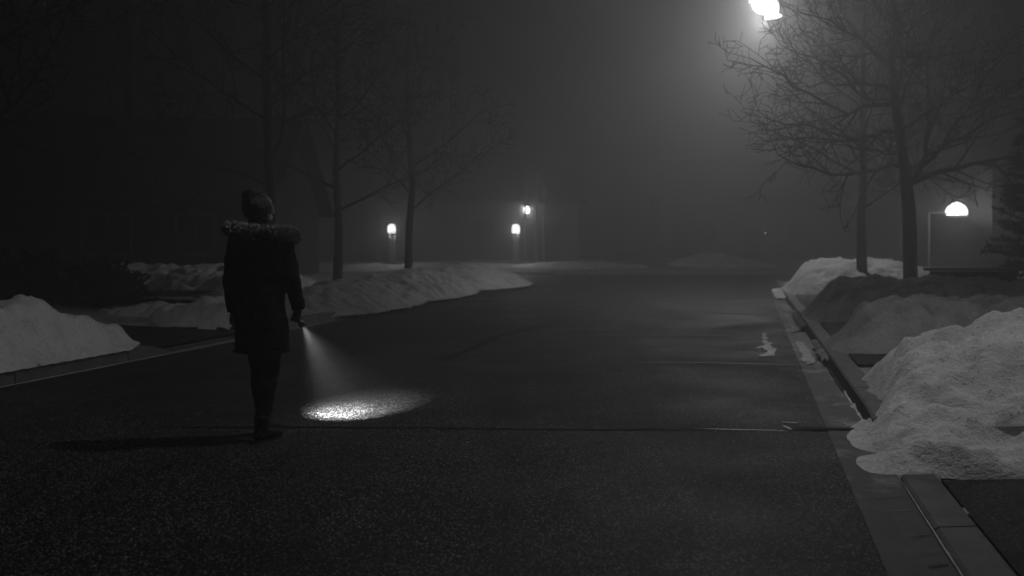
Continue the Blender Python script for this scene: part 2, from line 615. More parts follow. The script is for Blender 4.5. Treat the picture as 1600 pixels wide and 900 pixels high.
patch('ice_glint_patch', [gp(*p) for p in ((1190, 521), (1199, 521), (1198, 533), (1206, 541), (1212, 546), (1210, 556), (1196, 558), (1188, 556), (1200, 549), (1196, 544), (1181, 546), (1182, 543), (1194, 541), (1192, 532))], M['ice_glint'], 0.008, road, 1, 0.03)
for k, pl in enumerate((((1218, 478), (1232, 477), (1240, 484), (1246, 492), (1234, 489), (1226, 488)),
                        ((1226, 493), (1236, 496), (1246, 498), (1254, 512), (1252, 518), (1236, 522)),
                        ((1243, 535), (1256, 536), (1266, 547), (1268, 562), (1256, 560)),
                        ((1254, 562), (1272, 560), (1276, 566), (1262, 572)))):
    patch('ice_glint_patch', [gp(*p) for p in pl], M['ice_glint'], 0.016, gut, k + 3, 0.03)  # pale sheets painting the shine of water in the gutter

# ------------------------------------------------------------------ snow banks: heaps of ploughed snow, one object each
def bank(name, label, blobs, res, mat, seed, lump=0.12, fine=0.03, group='ploughed snow banks', zoff=0.0, flow=0.0, sharp=0.0, clip=None, soft=0.22, cn=0.05, chunk=0.05):
    x0 = min(b[0] - max(b[2], b[3]) * 1.1 for b in blobs); x1 = max(b[0] + max(b[2], b[3]) * 1.1 for b in blobs)
    y0 = min(b[1] - max(b[2], b[3]) * 1.1 for b in blobs); y1 = max(b[1] + max(b[2], b[3]) * 1.1 for b in blobs)
    nx, ny = int((x1 - x0) / res) + 1, int((y1 - y0) / res) + 1
    H = {}
    vid = {}
    mb = MB()
    pre = [(b, math.cos(R(b[4])), math.sin(R(b[4]))) for b in blobs]
    def height(x, y):
        wx = x + 0.16 * fbm(x * 1.4, y * 1.4, seed, 3)
        wy = y + 0.16 * fbm(x * 1.4, y * 1.4, seed + 9, 3)
        h = 0.0; dmin = 9.0
        for b, c, s in pre:
            dx, dy = wx - b[0], wy - b[1]
            u, v = (dx * c + dy * s) / b[2], (-dx * s + dy * c) / b[3]
            d = u * u + v * v
            dmin = min(dmin, d)
            if d < 1 and b[5] < 0:
                h = max(0.015, h + b[5] * (1 - d))
            elif d < 1:
                q = b[5] * (1 - d ** b[6])
                h = max(h, q) + 0.25 * min(h, q)
        if h <= 0:
            return -0.10 * min(1.0, dmin - 1.0) * 4 - 0.005
        w = min(1.0, h / 0.15)
        n1 = fbm(x * 2.1, y * 2.1, seed + 3, 4)
        n2 = fbm(x * 8.5, y * 8.5, seed + 5, 4)
        r = 1 - abs(noise.noise((x * 3.3, y * 3.3, seed + 11))) * 2
        h += w * (lump * n1 + fine * n2 + sharp * (r - 0.4) * 0.5)
        vd = noise.voronoi((x * 3.1 + 0.5 * n1, y * 3.1, seed * 0.37))[0]
        h += w * chunk * (min(1.0, (vd[1] - vd[0]) * 2.2) - 0.5)
        if flow:
            h += w * flow * noise.noise((x * 2.2 + y * 5.0, (y - x) * 0.9, seed + 2))
        if clip:
            d = clip(x, y) + cn * noise.noise((x * 4, y * 4, seed))
            h = h * sstep(0.0, soft, d) if d > 0 else -0.03
        return h
    pts = {}
    for j in range(ny + 1):
        for i in range(nx + 1):
            x, y = x0 + i * res, y0 + j * res
            pts[i, j] = (x, y, height(x, y))
    for j in range(ny):
        for i in range(nx):
            q = [(i, j), (i + 1, j), (i + 1, j + 1), (i, j + 1)]
            if max(pts[k][2] for k in q) < 0.0:
                continue
            ids = []
            for k in q:
                if k not in vid:
                    vid[k] = len(mb.v)
                    x, y, h = pts[k]
                    base = G(x, y) if zoff is None else zoff
                    mb.v.append((x, y, base + max(h, -0.06)))
                ids.append(vid[k])
            mb.f.append(tuple(ids))
    o = mb.build(name, mat, None, True)
    return tag(o, label, 'snow bank', group)

# right, nearest first: (cx, cy, rx, ry, angle, height, power)
bank('snow_bank', 'large bright snow bank nearest the camera at right, beside the driveway', [
    (4.35, 7.35, 1.75, 1.55, 10, 0.70, 1.0), (3.25, 7.85, 0.80, 1.25, -8, 0.47, 1.4), (2.75, 6.75, 0.62, 0.95, -14, 0.30, 1.1),
    (2.45, 5.80, 0.66, 0.30, 4, 0.14, 1.1), (4.6, 6.5, 1.2, 0.6, 0, 0.36, 1.2), (3.6, 5.78, 1.9, 0.24, 3, 0.11, 1.0), (5.2, 7.4, 1.7, 1.5, 0, 0.72, 1.0),
    (3.38, 6.22, 0.50, 0.26, 10, -0.18, 1.0), (3.75, 6.30, 0.45, 0.24, -8, -0.16, 1.0)],
     0.024, M['snow'], 4, 0.13, 0.05, zoff=0.0, flow=0.11, sharp=0.07, cn=0.05, chunk=0.045, clip=lambda x, y: x - kR(y) - 0.02 - 0.20 * sstep(6.4, 7.6, y), soft=0.5)
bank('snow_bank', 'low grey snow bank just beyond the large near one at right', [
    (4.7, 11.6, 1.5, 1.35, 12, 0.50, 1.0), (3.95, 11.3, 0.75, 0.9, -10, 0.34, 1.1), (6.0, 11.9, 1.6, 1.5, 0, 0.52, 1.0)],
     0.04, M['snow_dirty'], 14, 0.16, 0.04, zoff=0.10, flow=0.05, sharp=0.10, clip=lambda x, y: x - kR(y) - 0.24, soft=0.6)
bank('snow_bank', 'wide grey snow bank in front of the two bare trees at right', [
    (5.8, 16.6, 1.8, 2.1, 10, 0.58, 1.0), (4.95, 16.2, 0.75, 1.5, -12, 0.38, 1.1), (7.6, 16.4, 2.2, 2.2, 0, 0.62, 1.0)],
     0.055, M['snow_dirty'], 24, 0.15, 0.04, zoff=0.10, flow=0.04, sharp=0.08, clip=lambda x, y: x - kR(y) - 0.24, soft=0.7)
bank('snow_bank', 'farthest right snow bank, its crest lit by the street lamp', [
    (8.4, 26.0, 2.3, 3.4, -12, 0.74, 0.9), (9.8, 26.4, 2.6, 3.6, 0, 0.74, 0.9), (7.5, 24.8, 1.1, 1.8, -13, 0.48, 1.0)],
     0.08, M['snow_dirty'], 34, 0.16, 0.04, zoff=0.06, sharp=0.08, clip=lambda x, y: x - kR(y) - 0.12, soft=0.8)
# left
bank('snow_bank', 'bright snow bank at the left edge, above the kerb', [
    (-6.15, 9.2, 1.40, 2.5, -6, 0.56, 2.0), (-5.1, 10.2, 0.75, 1.5, -11, 0.40, 1.3), (-5.2, 8.4, 0.8, 3.4, -11, 0.36, 1.6), (-4.62, 11.45, 0.26, 0.5, 0, 0.22, 1.0), (-7.4, 9.0, 1.5, 2.4, 0, 0.60, 2.0)],
     0.04, M['snow'], 44, 0.14, 0.03, zoff=0.158, sharp=0.09, clip=lambda x, y: min(kL(y) - 0.02 - x, (11.85 - y) * 1.2), soft=0.42, cn=0.012)
bank('snow_bank', 'small snow heap beside the left driveway, left of the person', [
    (-4.5, 15.2, 1.05, 0.85, 20, 0.36, 1.0), (-5.7, 15.6, 1.1, 0.55, 6, 0.26, 1.0), (-3.9, 14.9, 0.5, 0.45, 0, 0.2, 1.0)],
     0.045, M['snow'], 54, 0.12, 0.03, zoff=0.13, sharp=0.06, clip=lambda x, y: min(kL(y) - 0.02 - x, y - 14.2))
bank('snow_bank', 'lumpy crested snow ridge far behind the person at left', [
    (-8.6, 22.6, 2.2, 1.5, 0, 0.5, 1.0), (-6.6, 22.4, 1.6, 1.5, 0, 0.46, 1.0), (-5.2, 20.6, 1.3, 2.0, 0, 0.4, 1.0)],
     0.06, M['snow'], 64, 0.12, 0.07, zoff=0.36, sharp=0.14)
bank('snow_bank', 'long grey snow bank between the sidewalk trees and road at left', [
    (-3.3, 20.0, 1.25, 3.6, -11, 0.50, 1.0), (-2.3, 24.5, 1.25, 3.6, -11, 0.50, 1.0), (-2.9, 25.5, 1.7, 4.0, -11, 0.5, 1.0)],
     0.05, M['snow_dirty'], 74, 0.10, 0.04, zoff=0.10, sharp=0.05, clip=lambda x, y: kL(y) + 0.5 - x)
bank('snow_bank', 'rounded snow mound at the street corner, right of the left trees', [
    (-1.35, 30.4, 1.7, 4.0, -16, 0.62, 0.9), (-0.95, 32.2, 1.2, 2.2, -16, 0.42, 1.0)],
     0.07, M['snow_dirty'], 84, 0.06, 0.03, zoff=0.10, sharp=0.03)
bank('snow_bank', 'small hazy snow mound straight ahead across the far street', [
    (9.5, 48.0, 2.4, 1.4, 0, 0.8, 1.0), (11.2, 48.2, 2.4, 1.2, 0, 0.45, 1.0)],
     0.12, M['snow'], 94, 0.10, 0.04, zoff=0.14)
bank('snow_bank', 'faint low snow ridge across the far street, right of the garden lamps', [
    (3.2, 47.6, 4.5, 1.1, 0, 0.42, 1.0)], 0.14, M['snow'], 104, 0.12, 0.04, zoff=0.14)

# ------------------------------------------------------------------ street lamps
def add_bulb(parent, loc, power, radius=0.0):
    ld = bpy.data.lights.new('bulb', 'POINT')
    ld.energy = power; ld.shadow_soft_size = radius
    lo = bpy.data.objects.new('bulb', ld)
    COL.objects.link(lo); lo.parent = parent; lo.location = loc
    return lo
def street_lamp(head, pole, power, label, tilt, bulb=0.0):
    """cobra-head lamp: head and pole are ground-plan points, head at its height"""
    hx, hy, hz = head
    bx, by, bz = pole
    t = thing('street_lamp', label, 'street lamp', (bx, by, bz), 0, 'cobra-head street lamps')
    top = hz + 0.55 - bz
    MB().tube([(0, 0, -0.3), (0, 0, 0.5), (0, 0, top * 0.5), (0, 0, top - 0.6)], [0.10, 0.095, 0.08, 0.06], 12).build('pole', M['steel'], t, True)
    MB().lathe([(0.17, -0.1), (0.17, 0.10), (0.13, 0.14)], 0, 0, 0, 12).build('base_collar', M['steel'], t)
    dx, dy = hx - bx, hy - by
    L = math.hypot(dx, dy); ux, uy = dx / L, dy / L
    arm = []
    for i in range(9):
        s = i / 8
        arm.append((ux * (L - 0.35) * s, uy * (L - 0.35) * s, top - 0.7 + 0.75 * math.sin(s * math.pi / 2) - 0.0))
    MB().tube(arm, [0.045] * 9, 8).build('arm', M['steel'], t, True)
    a = math.atan2(uy, ux)
    mb = MB()
    secs = [(-0.42, 0.05, 0.05), (-0.25, 0.12, 0.10), (0.0, 0.35, 0.36), (0.24, 0.30, 0.26), (0.46, 0.06, 0.04)]
    hd = Vector((hx - bx, hy - by, hz - bz + 0.06))
    c, s = math.cos(a), math.sin(a)
    for sx, w, h in secs:
        for k in range(10):
            an = math.pi * k / 9
            x, yy_, zz = sx, -w * math.cos(an), h * math.sin(an)
            mb.v.append((hd.x + c * x - s * yy_, hd.y + s * x + c * yy_, hd.z + zz))
    for i in range(4):
        for k in range(9):
            q = i * 10 + k
            mb.f.append((q, q + 1, q + 11, q + 10))
    mb.f.append(tuple(range(9, -1, -1))); mb.f.append(tuple(40 + k for k in range(10)))
    housing = mb.build('lamp_housing', M['steel'], t, True)
    ln = MB().ball((0, 0, 0), 0.36, 0.32, 0.34, 24, 12)
    o = ln.build('lens', M['lens'], t, True)
    o.location = (hd.x, hd.y, hd.z - 0.01); o.rotation_euler = (0, 0, a)
    ld = bpy.data.lights.new('street_lamp_light', 'SPOT')
    ld.energy = power
    ld.spot_size = R(136 if bulb else 146); ld.spot_blend = 1.0
    ld.shadow_soft_size = 0.05
    lo = bpy.data.objects.new('street_lamp_light', ld)
    COL.objects.link(lo); lo.parent = t
    lo.location = (hd.x, hd.y, hd.z - 0.46)
    lo.rotation_euler = Vector(tilt).to_track_quat('-Z', 'Y').to_euler()
    # curved plate, added to block light and darken the fog on the pole side
    sh = MB()
    for k in range(9):
        an = a + math.pi + R(-62 + 15.5 * k)
        for rr, zz in ((0.47, 0.06), (0.49, -0.42)):
            sh.v.append((hd.x + rr * math.cos(an), hd.y + rr * math.sin(an), hd.z + zz))
            sh.v.append((hd.x + (rr + 0.012) * math.cos(an), hd.y + (rr + 0.012) * math.sin(an), hd.z + zz))
    for k in range(8):
        q = k * 4
        sh.f += [(q, q + 4, q + 6, q + 2), (q + 1, q + 3, q + 7, q + 5), (q, q + 1, q + 5, q + 4), (q + 2, q + 6, q + 7, q + 3)]
    sh.build('added_shield', M['steel'], t)
    if bulb:
        add_bulb(t, (hd.x, hd.y, hd.z - 0.06), bulb, 0.30)
    return t
street_lamp((7.1, 28.0, 8.10), (11.3, 28.9, 0.6), STREET_LAMP_FAR_W, 'street lamp glowing at the top of the picture above the road', (-0.30, -0.05, -1), STREET_LAMP_BULB_W)
street_lamp((2.60, 7.25, 8.0), (5.6, 8.6, 0.2), STREET_LAMP_NEAR_W, 'street lamp standing over the near right snow bank, above the frame', (-0.25, 0.05, -1))

# ------------------------------------------------------------------ bare trees
def grow(mb, p, d, length, rad, level, rng, up=0.10, wob=0.16, maxlev=4, minr=0.0055):
    n = max(3, int(length / (0.32 if level < 3 else 0.16)))
    n = min(n, 14)
    pts, rs = [p.copy()], [rad]
    d = d.normalized()
    kids = []
    for i in range(n):
        t = (i + 1) / n
        d = (d + Vector((rng.gauss(0, wob), rng.gauss(0, wob), rng.gauss(0, wob) + up * (0.4 + t)))).normalized()
        p = p + d * (length / n)
        pts.append(p.copy())
        rs.append(max(minr, rad * (1 - 0.78 * t)))
        kids.append((p.copy(), d.copy(), rs[-1], t))
    mb.tube(pts, rs, 6 if level <= 1 else (4 if level == 2 else 3), cap=False)
    if level >= maxlev:
        return
    spawn(mb, kids, length, level, rng, up, wob, maxlev, minr)

def spawn(mb, kids, length, level, rng, up, wob, maxlev, minr):
    for (q, dd, r, t) in kids:
        if t < 0.18 and level < 3:
            continue
        m = {1: 1.2, 2: 1.05, 3: 0.95}.get(level, 1)
        cnt = int(m) + (1 if rng.random() < m - int(m) else 0)
        for _ in range(cnt):
            axis = Vector((rng.gauss(0, 1), rng.gauss(0, 1), rng.gauss(0, 1)))
            axis = (axis - dd * axis.dot(dd)).normalized()
            ang = R(rng.uniform(28, 62))
            nd = dd * math.cos(ang) + axis * math.sin(ang)
            nd.z += 0.05
            ln = length * rng.uniform(0.28, 0.5) * (1.15 - 0.55 * t)
            if level >= 3:
                ln = rng.uniform(0.16, 0.4)
            ln = max(ln, 0.16)
            grow(mb, q, nd, ln, max(minr, r * rng.uniform(0.45, 0.65)), level + 1, rng, up, wob * 1.05, maxlev, minr)

def limb_along(pts, rad, rng, maxlev=4, minr=0.0075, wig=0.04):
    """a main limb that follows given points, with side branches"""
    mb = MB()
    fine = []
    for a, b in zip(pts[:-1], pts[1:]):
        n = max(2, int((b - a).length / 0.3))
        for i in range(n):
            fine.append(a.lerp(b, i / n) + Vector((rng.gauss(0, wig), rng.gauss(0, wig), rng.gauss(0, wig))) * (0 if not fine else 1))
    fine.append(pts[-1])
    n = len(fine)
    rs = [max(minr, rad * (1 - 0.82 * i / (n - 1))) for i in range(n)]
    mb.tube(fine, rs, 6, cap=False)
    L = sum((fine[i + 1] - fine[i]).length for i in range(n - 1))
    kids = [(fine[i], (fine[i] - fine[i - 1]).normalized(), rs[i], i / (n - 1)) for i in range(1, n)]
    spawn(mb, kids, L, 1, rng, 0.05, 0.10, maxlev, minr)
    return mb

def trunk_mesh(pts, rad, rng):
    fine, rs = [], []
    for i, (a, b) in enumerate(zip(pts[:-1], pts[1:])):
        n = 4
        for k in range(n):
            fine.append(a.lerp(b, k / n)); rs.append(rad[i] + (rad[i + 1] - rad[i]) * k / n)
    fine.append(pts[-1]); rs.append(rad[-1])
    return MB().tube(fine, rs, 12)

def rand_tree(label, base, height, r0, rng, nlimb=16, first=0.22, spread=0.36, maxlev=4, mat='bark', group='bare street trees', lean=(0, 0), minr=0.008):
    t = thing('bare_tree', label, 'tree', base, 0, group)
    pts, rad = [], []
    n = 7
    for i in range(n):
        s = i / (n - 1)
        pts.append(Vector((lean[0] * s * height + (rng.gauss(0, 0.035) * height * 0.11 if i else 0), lean[1] * s * height + (rng.gauss(0, 0.03) * height * 0.11 if i else 0), -0.15 + s * height)))
        rad.append(max(0.012, r0 * (1.15 if i == 0 else 1.0) * (1 - s) ** 0.8 + 0.012))
    trunk_mesh(pts, rad, rng).build('trunk', M[mat], t, True)
    az = rng.uniform(0, 6.28)
    for k in range(nlimb):
        s = first + (0.97 - first) * (k / (nlimb - 1)) ** 0.9
        f = s * (n - 1); i = min(n - 2, int(f))
        p = pts[i].lerp(pts[i + 1], f - i)
        az += 2.4 + rng.gauss(0, 0.3)
        el = R(rng.uniform(8, 28) + 38 * s)
        d = Vector((math.cos(az) * math.cos(el), math.sin(az) * math.cos(el), math.sin(el)))
        ln = height * spread * (1.25 - 0.85 * s) * rng.uniform(0.85, 1.15)
        mb = MB()
        grow(mb, p, d, ln, max(0.012, r0 * (0.42 - 0.26 * s)), 1, rng, 0.035, 0.09, maxlev, minr)
        mb.build('branch', M[mat], t)
    return t

rng = random.Random(11)
TD = 22.0
tb = px(1422, 432, TD)
t1 = thing('bare_tree', 'large bare tree with spreading limbs on the right snow bank', 'tree', tb, 0, 'bare street trees')
def rel(x, y, dd=0.0):
    return px(x, y, TD) + Vector((0, dd, 0)) - tb
lead = [(1423, 445), (1421, 330), (1415, 275), (1408, 225), (1402, 180), (1397, 130), (1394, 95), (1400, 55), (1395, 0), (1399, -70), (1394, -140)]
lr = [0.16, 0.135, 0.128, 0.108, 0.105, 0.095, 0.085, 0.06, 0.045, 0.03, 0.012]
trunk_mesh([rel(x, y) for x, y in lead], lr, rng).build('trunk', M['bark'], t1, True)
limbs = [  # pixels along the limb, depth drift, thickness
    ([(1394, 105), (1360, 80), (1330, 65), (1285, 44), (1232, 34)], -0.9, 0.045),
    ([(1392, 97), (1342, 57), (1322, 20), (1300, -25)], 0.8, 0.04),
    ([(1400, 158), (1363, 152), (1320, 115), (1280, 84), (1232, 62)], 0.6, 0.045),
    ([(1401, 166), (1363, 163), (1320, 180), (1270, 160), (1215, 125), (1165, 98)], -0.5, 0.05),
    ([(1398, 138), (1345, 125), (1290, 122), (1262, 114)], 1.4, 0.035),
    ([(1404, 207), (1372, 205), (1340, 222), (1300, 228), (1255, 222), (1215, 228)], -1.2, 0.055),
    ([(1345, 220), (1290, 205), (1235, 190), (1175, 162)], 0.7, 0.03),
    ([(1413, 264), (1390, 258), (1350, 272), (1290, 274), (1240, 262), (1203, 243)], -0.6, 0.055),
    ([(1426, 284), (1445, 240), (1455, 170), (1460, 110), (1465, 55), (1475, 0)], 0.4, 0.06),
    ([(1422, 286), (1460, 270), (1510, 256), (1560, 250), (1610, 236)], -0.7, 0.065),
    ([(1438, 262), (1480, 220), (1530, 165), (1570, 110), (1605, 72)], 0.9, 0.045),
    ([(1465, 232), (1500, 212), (1560, 182), (1610, 170)], -1.0, 0.035),
    ([(1403, 172), (1412, 130), (1422, 90), (1440, 50)], -0.8, 0.035),
    ([(1404, 142), (1425, 128), (1460, 126), (1505, 134)], 1.0, 0.03),
    ([(1398, 72), (1420, 45), (1450, 20), (1490, -15)], 0.6, 0.035),
    ([(1396, 88), (1450, 95), (1495, 85), (1545, 60)], -0.9, 0.03),
    ([(1399, 40), (1370, 0), (1335, -40)], 0.4, 0.03),
    ([(1398, 0), (1440, -45), (1470, -90)], -0.5, 0.025),
    ([(1415, 262), (1440, 255), (1480, 262), (1530, 280)], 2.2, 0.04),
    ([(1410, 240), (1385, 225), (1350, 205)], 2.4, 0.04),
    ([(1406, 200), (1430, 180), (1450, 150)], -2.3, 0.04),
    ([(1400, 150), (1380, 110), (1350, 90)], -2.4, 0.035)]
for pp, dr, r in limbs:
    n = len(pp) - 1
    mbl = limb_along([rel(x, y, dr * i / n) for i, (x, y) in enumerate(pp)], r * 1.15, rng, 4)
    mbl.build('branch', M['bark'], t1)

rand_tree('slimmer bare tree left of the large one at right', px(1347, 416, 24.5), 7.8, 0.105, random.Random(5), 20, 0.20, 0.34, 4)
rand_tree('bare tree with a thin trunk just right of the person', px(527, 440, 24.8), 8.8, 0.10, random.Random(21), 18, 0.22, 0.36, 4)
rand_tree('bare tree right of the left garden lamp', px(638, 434, 28.7), 8.6, 0.105, random.Random(22), 18, 0.24, 0.34, 4)
rand_tree('tall bare tree rising behind the person', px(418, 440, 20.0), 9.4, 0.11, random.Random(23), 20, 0.22, 0.38, 4)
rand_tree('bare tree reaching in at the upper left corner', (-9.6, 16.5, 0.35), 10.0, 0.16, random.Random(24), 20, 0.24, 0.42, 4)
rand_tree('bare tree behind the dark house at left', (-12.0, 31.0, 0.35), 10.5, 0.16, random.Random(25), 14, 0.3, 0.36, 3)

# ------------------------------------------------------------------ garden lamps, porch lights
def pillar_lamp(label, p, h):
    t = thing('pillar_lamp', label, 'garden lamp', p, 0, 'domed lamps on garden pillars')
    for k in range(int((h - 0.5) / 0.2)):
        MB().box(0, 0, 0.1 + 0.2 * k, 0.28 - 0.008 * (k % 2), 0.28 - 0.008 * (k % 2), 0.192).build('block', M['stone'], t)
    MB().box(0, 0, h - 0.487, 0.27, 0.27, 0.05).build('cap', M['stone'], t)
    MB().lathe([(0.19, 0), (0.20, 0.18), (0.19, 0.27), (0.15, 0.36), (0.07, 0.41), (0.01, 0.42)], 0, -0.31, h - 0.46, 20).build('lamp_dome', M['globe'], t, True)
    MB().box(0, -0.2, h - 0.47, 0.10, 0.22, 0.03).build('bracket', M['dark_metal'], t)
    add_bulb(t, (0, -0.31, h - 0.25), 60)
    return t
pillar_lamp('domed garden lamp on a pillar between the left trees', (px(613, 412, 48).x, 48, 0.40), 2.0)
pillar_lamp('domed garden lamp on a pillar near the middle of the picture', (px(806, 412, 48.5).x, 48.5, 0.40), 2.0)

# wide hooded lamp on an arm post, right
p = px(1452, 412, 32)
t = thing('arm_post_lamp', 'wide bright hooded lamp hanging from a thin arm post at right', 'garden lamp', p)
hz = px(1452, 333, 32).z - p.z
MB().tube([(0, 0, -0.3), (0, 0, hz)], [0.035, 0.035], 8).build('post', M['white_paint'], t, True)
MB().tube([(0, 0, hz), (0.55, 0, hz), (1.25, 0, hz)], [0.03, 0.03, 0.03], 8).build('arm', M['white_paint'], t, True)
lx = (1495 - 1452) / 1556 * 32
MB().lathe([(0.29, -0.10), (0.335, 0.0), (0.33, 0.10), (0.26, 0.22), (0.13, 0.32), (0.01, 0.36)], lx, 0, hz, 20).build('lamp_hood', M['lantern'], t, True)
MB().lathe([(0.30, 0.0), (0.34, 0.02), (0.34, 0.035), (0.30, 0.04)], lx, 0, hz - 0.12, 20).build('rim', M['dark_metal'], t, True)
add_bulb(t, (lx, 0, hz + 0.10), 85)

def lantern(label, p, w, h, mat, power, wallside=0.12):
    t = thing('wall_lantern', label, 'lantern', p, 0, 'lanterns on houses')
    MB().lathe([(w * .3, -h * .5), (w * .45, -h * .4), (w * .5, h * .3), (w * .3, h * .5)], 0, 0, 0, 10).build('glass', M[mat], t, True)
    MB().lathe([(w * .58, h * .5), (w * .3, h * .72), (w * .06, h * .85)], 0, 0, 0, 10).build('cap', M['dark_metal'], t)
    MB().tube([(0, 0, -h * .5), (0, wallside * .6, -h * .7), (0, wallside, -h * .5)], [0.015] * 3, 6).build('bracket', M['dark_metal'], t)
    add_bulb(t, (0, 0, h * 0.1), power)
    return t

# ------------------------------------------------------------------ houses
def house(label, x0, x1, y0, y1, z0, eave, ridge, wins, batten=0.0, mat='siding', snowroof=False, door=None):
    t = thing('house', label, 'house', ((x0 + x1) / 2, y0, z0), 0, 'houses in the fog')
    w, d = x1 - x0, y1 - y0
    MB().box(0, d / 2, eave / 2 - 0.2, w, d, eave + 0.4).build('wall', M[mat], t)
    mb = MB()
    o = 0.45
    for yy_, zz in ((-o, eave - 0.12), (d / 2, ridge), (d + o, eave - 0.12)):
        for xx in (-w / 2 - o, w / 2 + o):
            mb.v += [(xx, yy_, zz), (xx, yy_, zz + 0.16)]
    # verts: per station 4
    for s in range(2):
        a, b = s * 4, (s + 1) * 4
        mb.f += [(a + 1, a + 3, b + 3, b + 1), (a, b, b + 2, a + 2), (a, a + 1, b + 1, b), (a + 2, b + 2, b + 3, a + 3)]
    mb.f += [(0, 2, 3, 1), (8, 9, 11, 10)]
    roof = mb.build('roof', M['roof'], t)
    if snowroof:
        mb = MB()
        n = 26
        for i in range(n + 1):
            x = -w / 2 - o * 0.8 + (w + 1.6 * o) * i / n
            lo = 0.03
            for s in (lo, 0.05, 0.075):
                yy_ = -o + (d / 2 + o) * s
                zz = eave - 0.12 + 0.17 + (ridge - eave + 0.12) * s
                mb.v.append((x, yy_, zz + (0.06 if s != lo else 0.02)))
        for i in range(n):
            for k in range(2):
                a = i * 3 + k
                if not (3.5 < -w / 2 + w * (i + 0.5) / n < 4.7) or i % 3 == 1:
                    continue
                mb.f.append((a, a + 3, a + 4, a + 1))
        mb.build('roof_snow', M['snow'], roof, True)
    # gables
    for xx in (-w / 2, w / 2):
        MB().add([(xx, 0, eave), (xx, d, eave), (xx, d / 2, ridge - 0.02)], [(0, 1, 2)]).build('gable', M[mat], t)
    if batten:
        k = -w / 2 + batten / 2
        me = None
        while k < w / 2:
            if me is None:
                ob = MB().box(0, 0, 0, 0.05, 0.03, eave - 0.1).build('batten', M[mat], t); me = ob.data
            else:
                ob = bpy.data.objects.new('batten', me); COL.objects.link(ob); ob.parent = t
            ob.location = (k, -0.018, eave / 2)
            k += batten
    for (cx, cz, ww, hh) in wins:
        wn_ = MB().box(cx, -0.03, cz, ww, 0.05, hh).build('window', M['glass'], t)
        f = MB()
        f.box(cx, -0.055, cz + hh / 2 + 0.04, ww + 0.18, 0.07, 0.08); f.box(cx, -0.055, cz - hh / 2 - 0.04, ww + 0.18, 0.09, 0.08)
        f.box(cx - ww / 2 - 0.045, -0.052, cz, 0.09, 0.06, hh); f.box(cx + ww / 2 + 0.045, -0.052, cz, 0.09, 0.06, hh)
        f.box(cx, -0.058, cz, 0.04, 0.03, hh - 0.002)
        f.build('frame', M['siding_far'], wn_)
    if door:
        cx, ww, hh = door
        dd = MB().box(cx, -0.025, hh / 2, ww, 0.05, hh).build('door', M['dark_metal'], t)
        nrow = 4
        for r_ in range(nrow):
            MB().box(cx, -0.06, hh * (r_ + 0.5) / nrow, ww - 0.1, 0.03, hh / nrow - 0.06).build('door_panel', M['siding'], dd)
    return t
house('dark house with upright siding at left, behind the snow ridge', -17.5, -6.6, 26.0, 34.0, 0.3, 2.1, 4.7, [(1.5, 1.3, 1.2, 1.0), (3.8, 1.3, 0.9, 1.0)], 0.42, door=(-3.0, 2.6, 2.0))
house('hazy house behind the middle garden lamp', -7.5, 3.8, 57.0, 66.0, 0.45, 3.4, 6.6, [(-4.4, 1.7, 1.2, 1.2), (0.2, 1.7, 1.2, 1.2)], 0, 'siding_far', door=(4.1, 1.0, 2.05))
house('hazy house far ahead behind the small distant light', 11.0, 22.0, 66.0, 75.0, 0.45, 3.6, 6.8, [(-3.6, 1.7, 1.2, 1.2), (2.6, 1.7, 1.4, 1.2)], 0, 'siding_far', door=(-0.6, 1.0, 2.05))
house('dark house behind the evergreen at the right edge', 15.2, 27.0, 31.5, 40.0, 0.6, 3.2, 5.9, [(-2.0, 1.6, 1.2, 1.1), (2.0, 1.6, 1.4, 1.1)], 0, 'siding', door=(-4.2, 0.95, 2.05))

lantern('lit lantern above the pale trunks near the middle', px(823, 328, 56.8), 0.34, 0.40, 'lantern_bright', 60, 0.2)
lantern('tiny distant light right of the middle, beyond the road', px(1196, 364, 65.8), 0.07, 0.09, 'spark', 0.5, 0.2)
lantern('tiny lantern at the far right edge beside the evergreen', px(1595, 315, 31.3), 0.10, 0.12, 'spark', 0.3, 0.2)

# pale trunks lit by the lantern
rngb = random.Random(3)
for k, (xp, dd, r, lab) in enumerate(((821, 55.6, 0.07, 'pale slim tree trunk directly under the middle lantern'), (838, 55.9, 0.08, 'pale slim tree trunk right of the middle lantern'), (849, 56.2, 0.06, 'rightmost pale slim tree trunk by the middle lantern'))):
    rand_tree(lab, (px(xp, 400, dd).x, dd, 0.4), 5.2, r, rngb, 9, 0.42, 0.22, 3, 'bark_pale', 'pale trunks around the lantern', (0.01 * (k - 1), 0), 0.009)

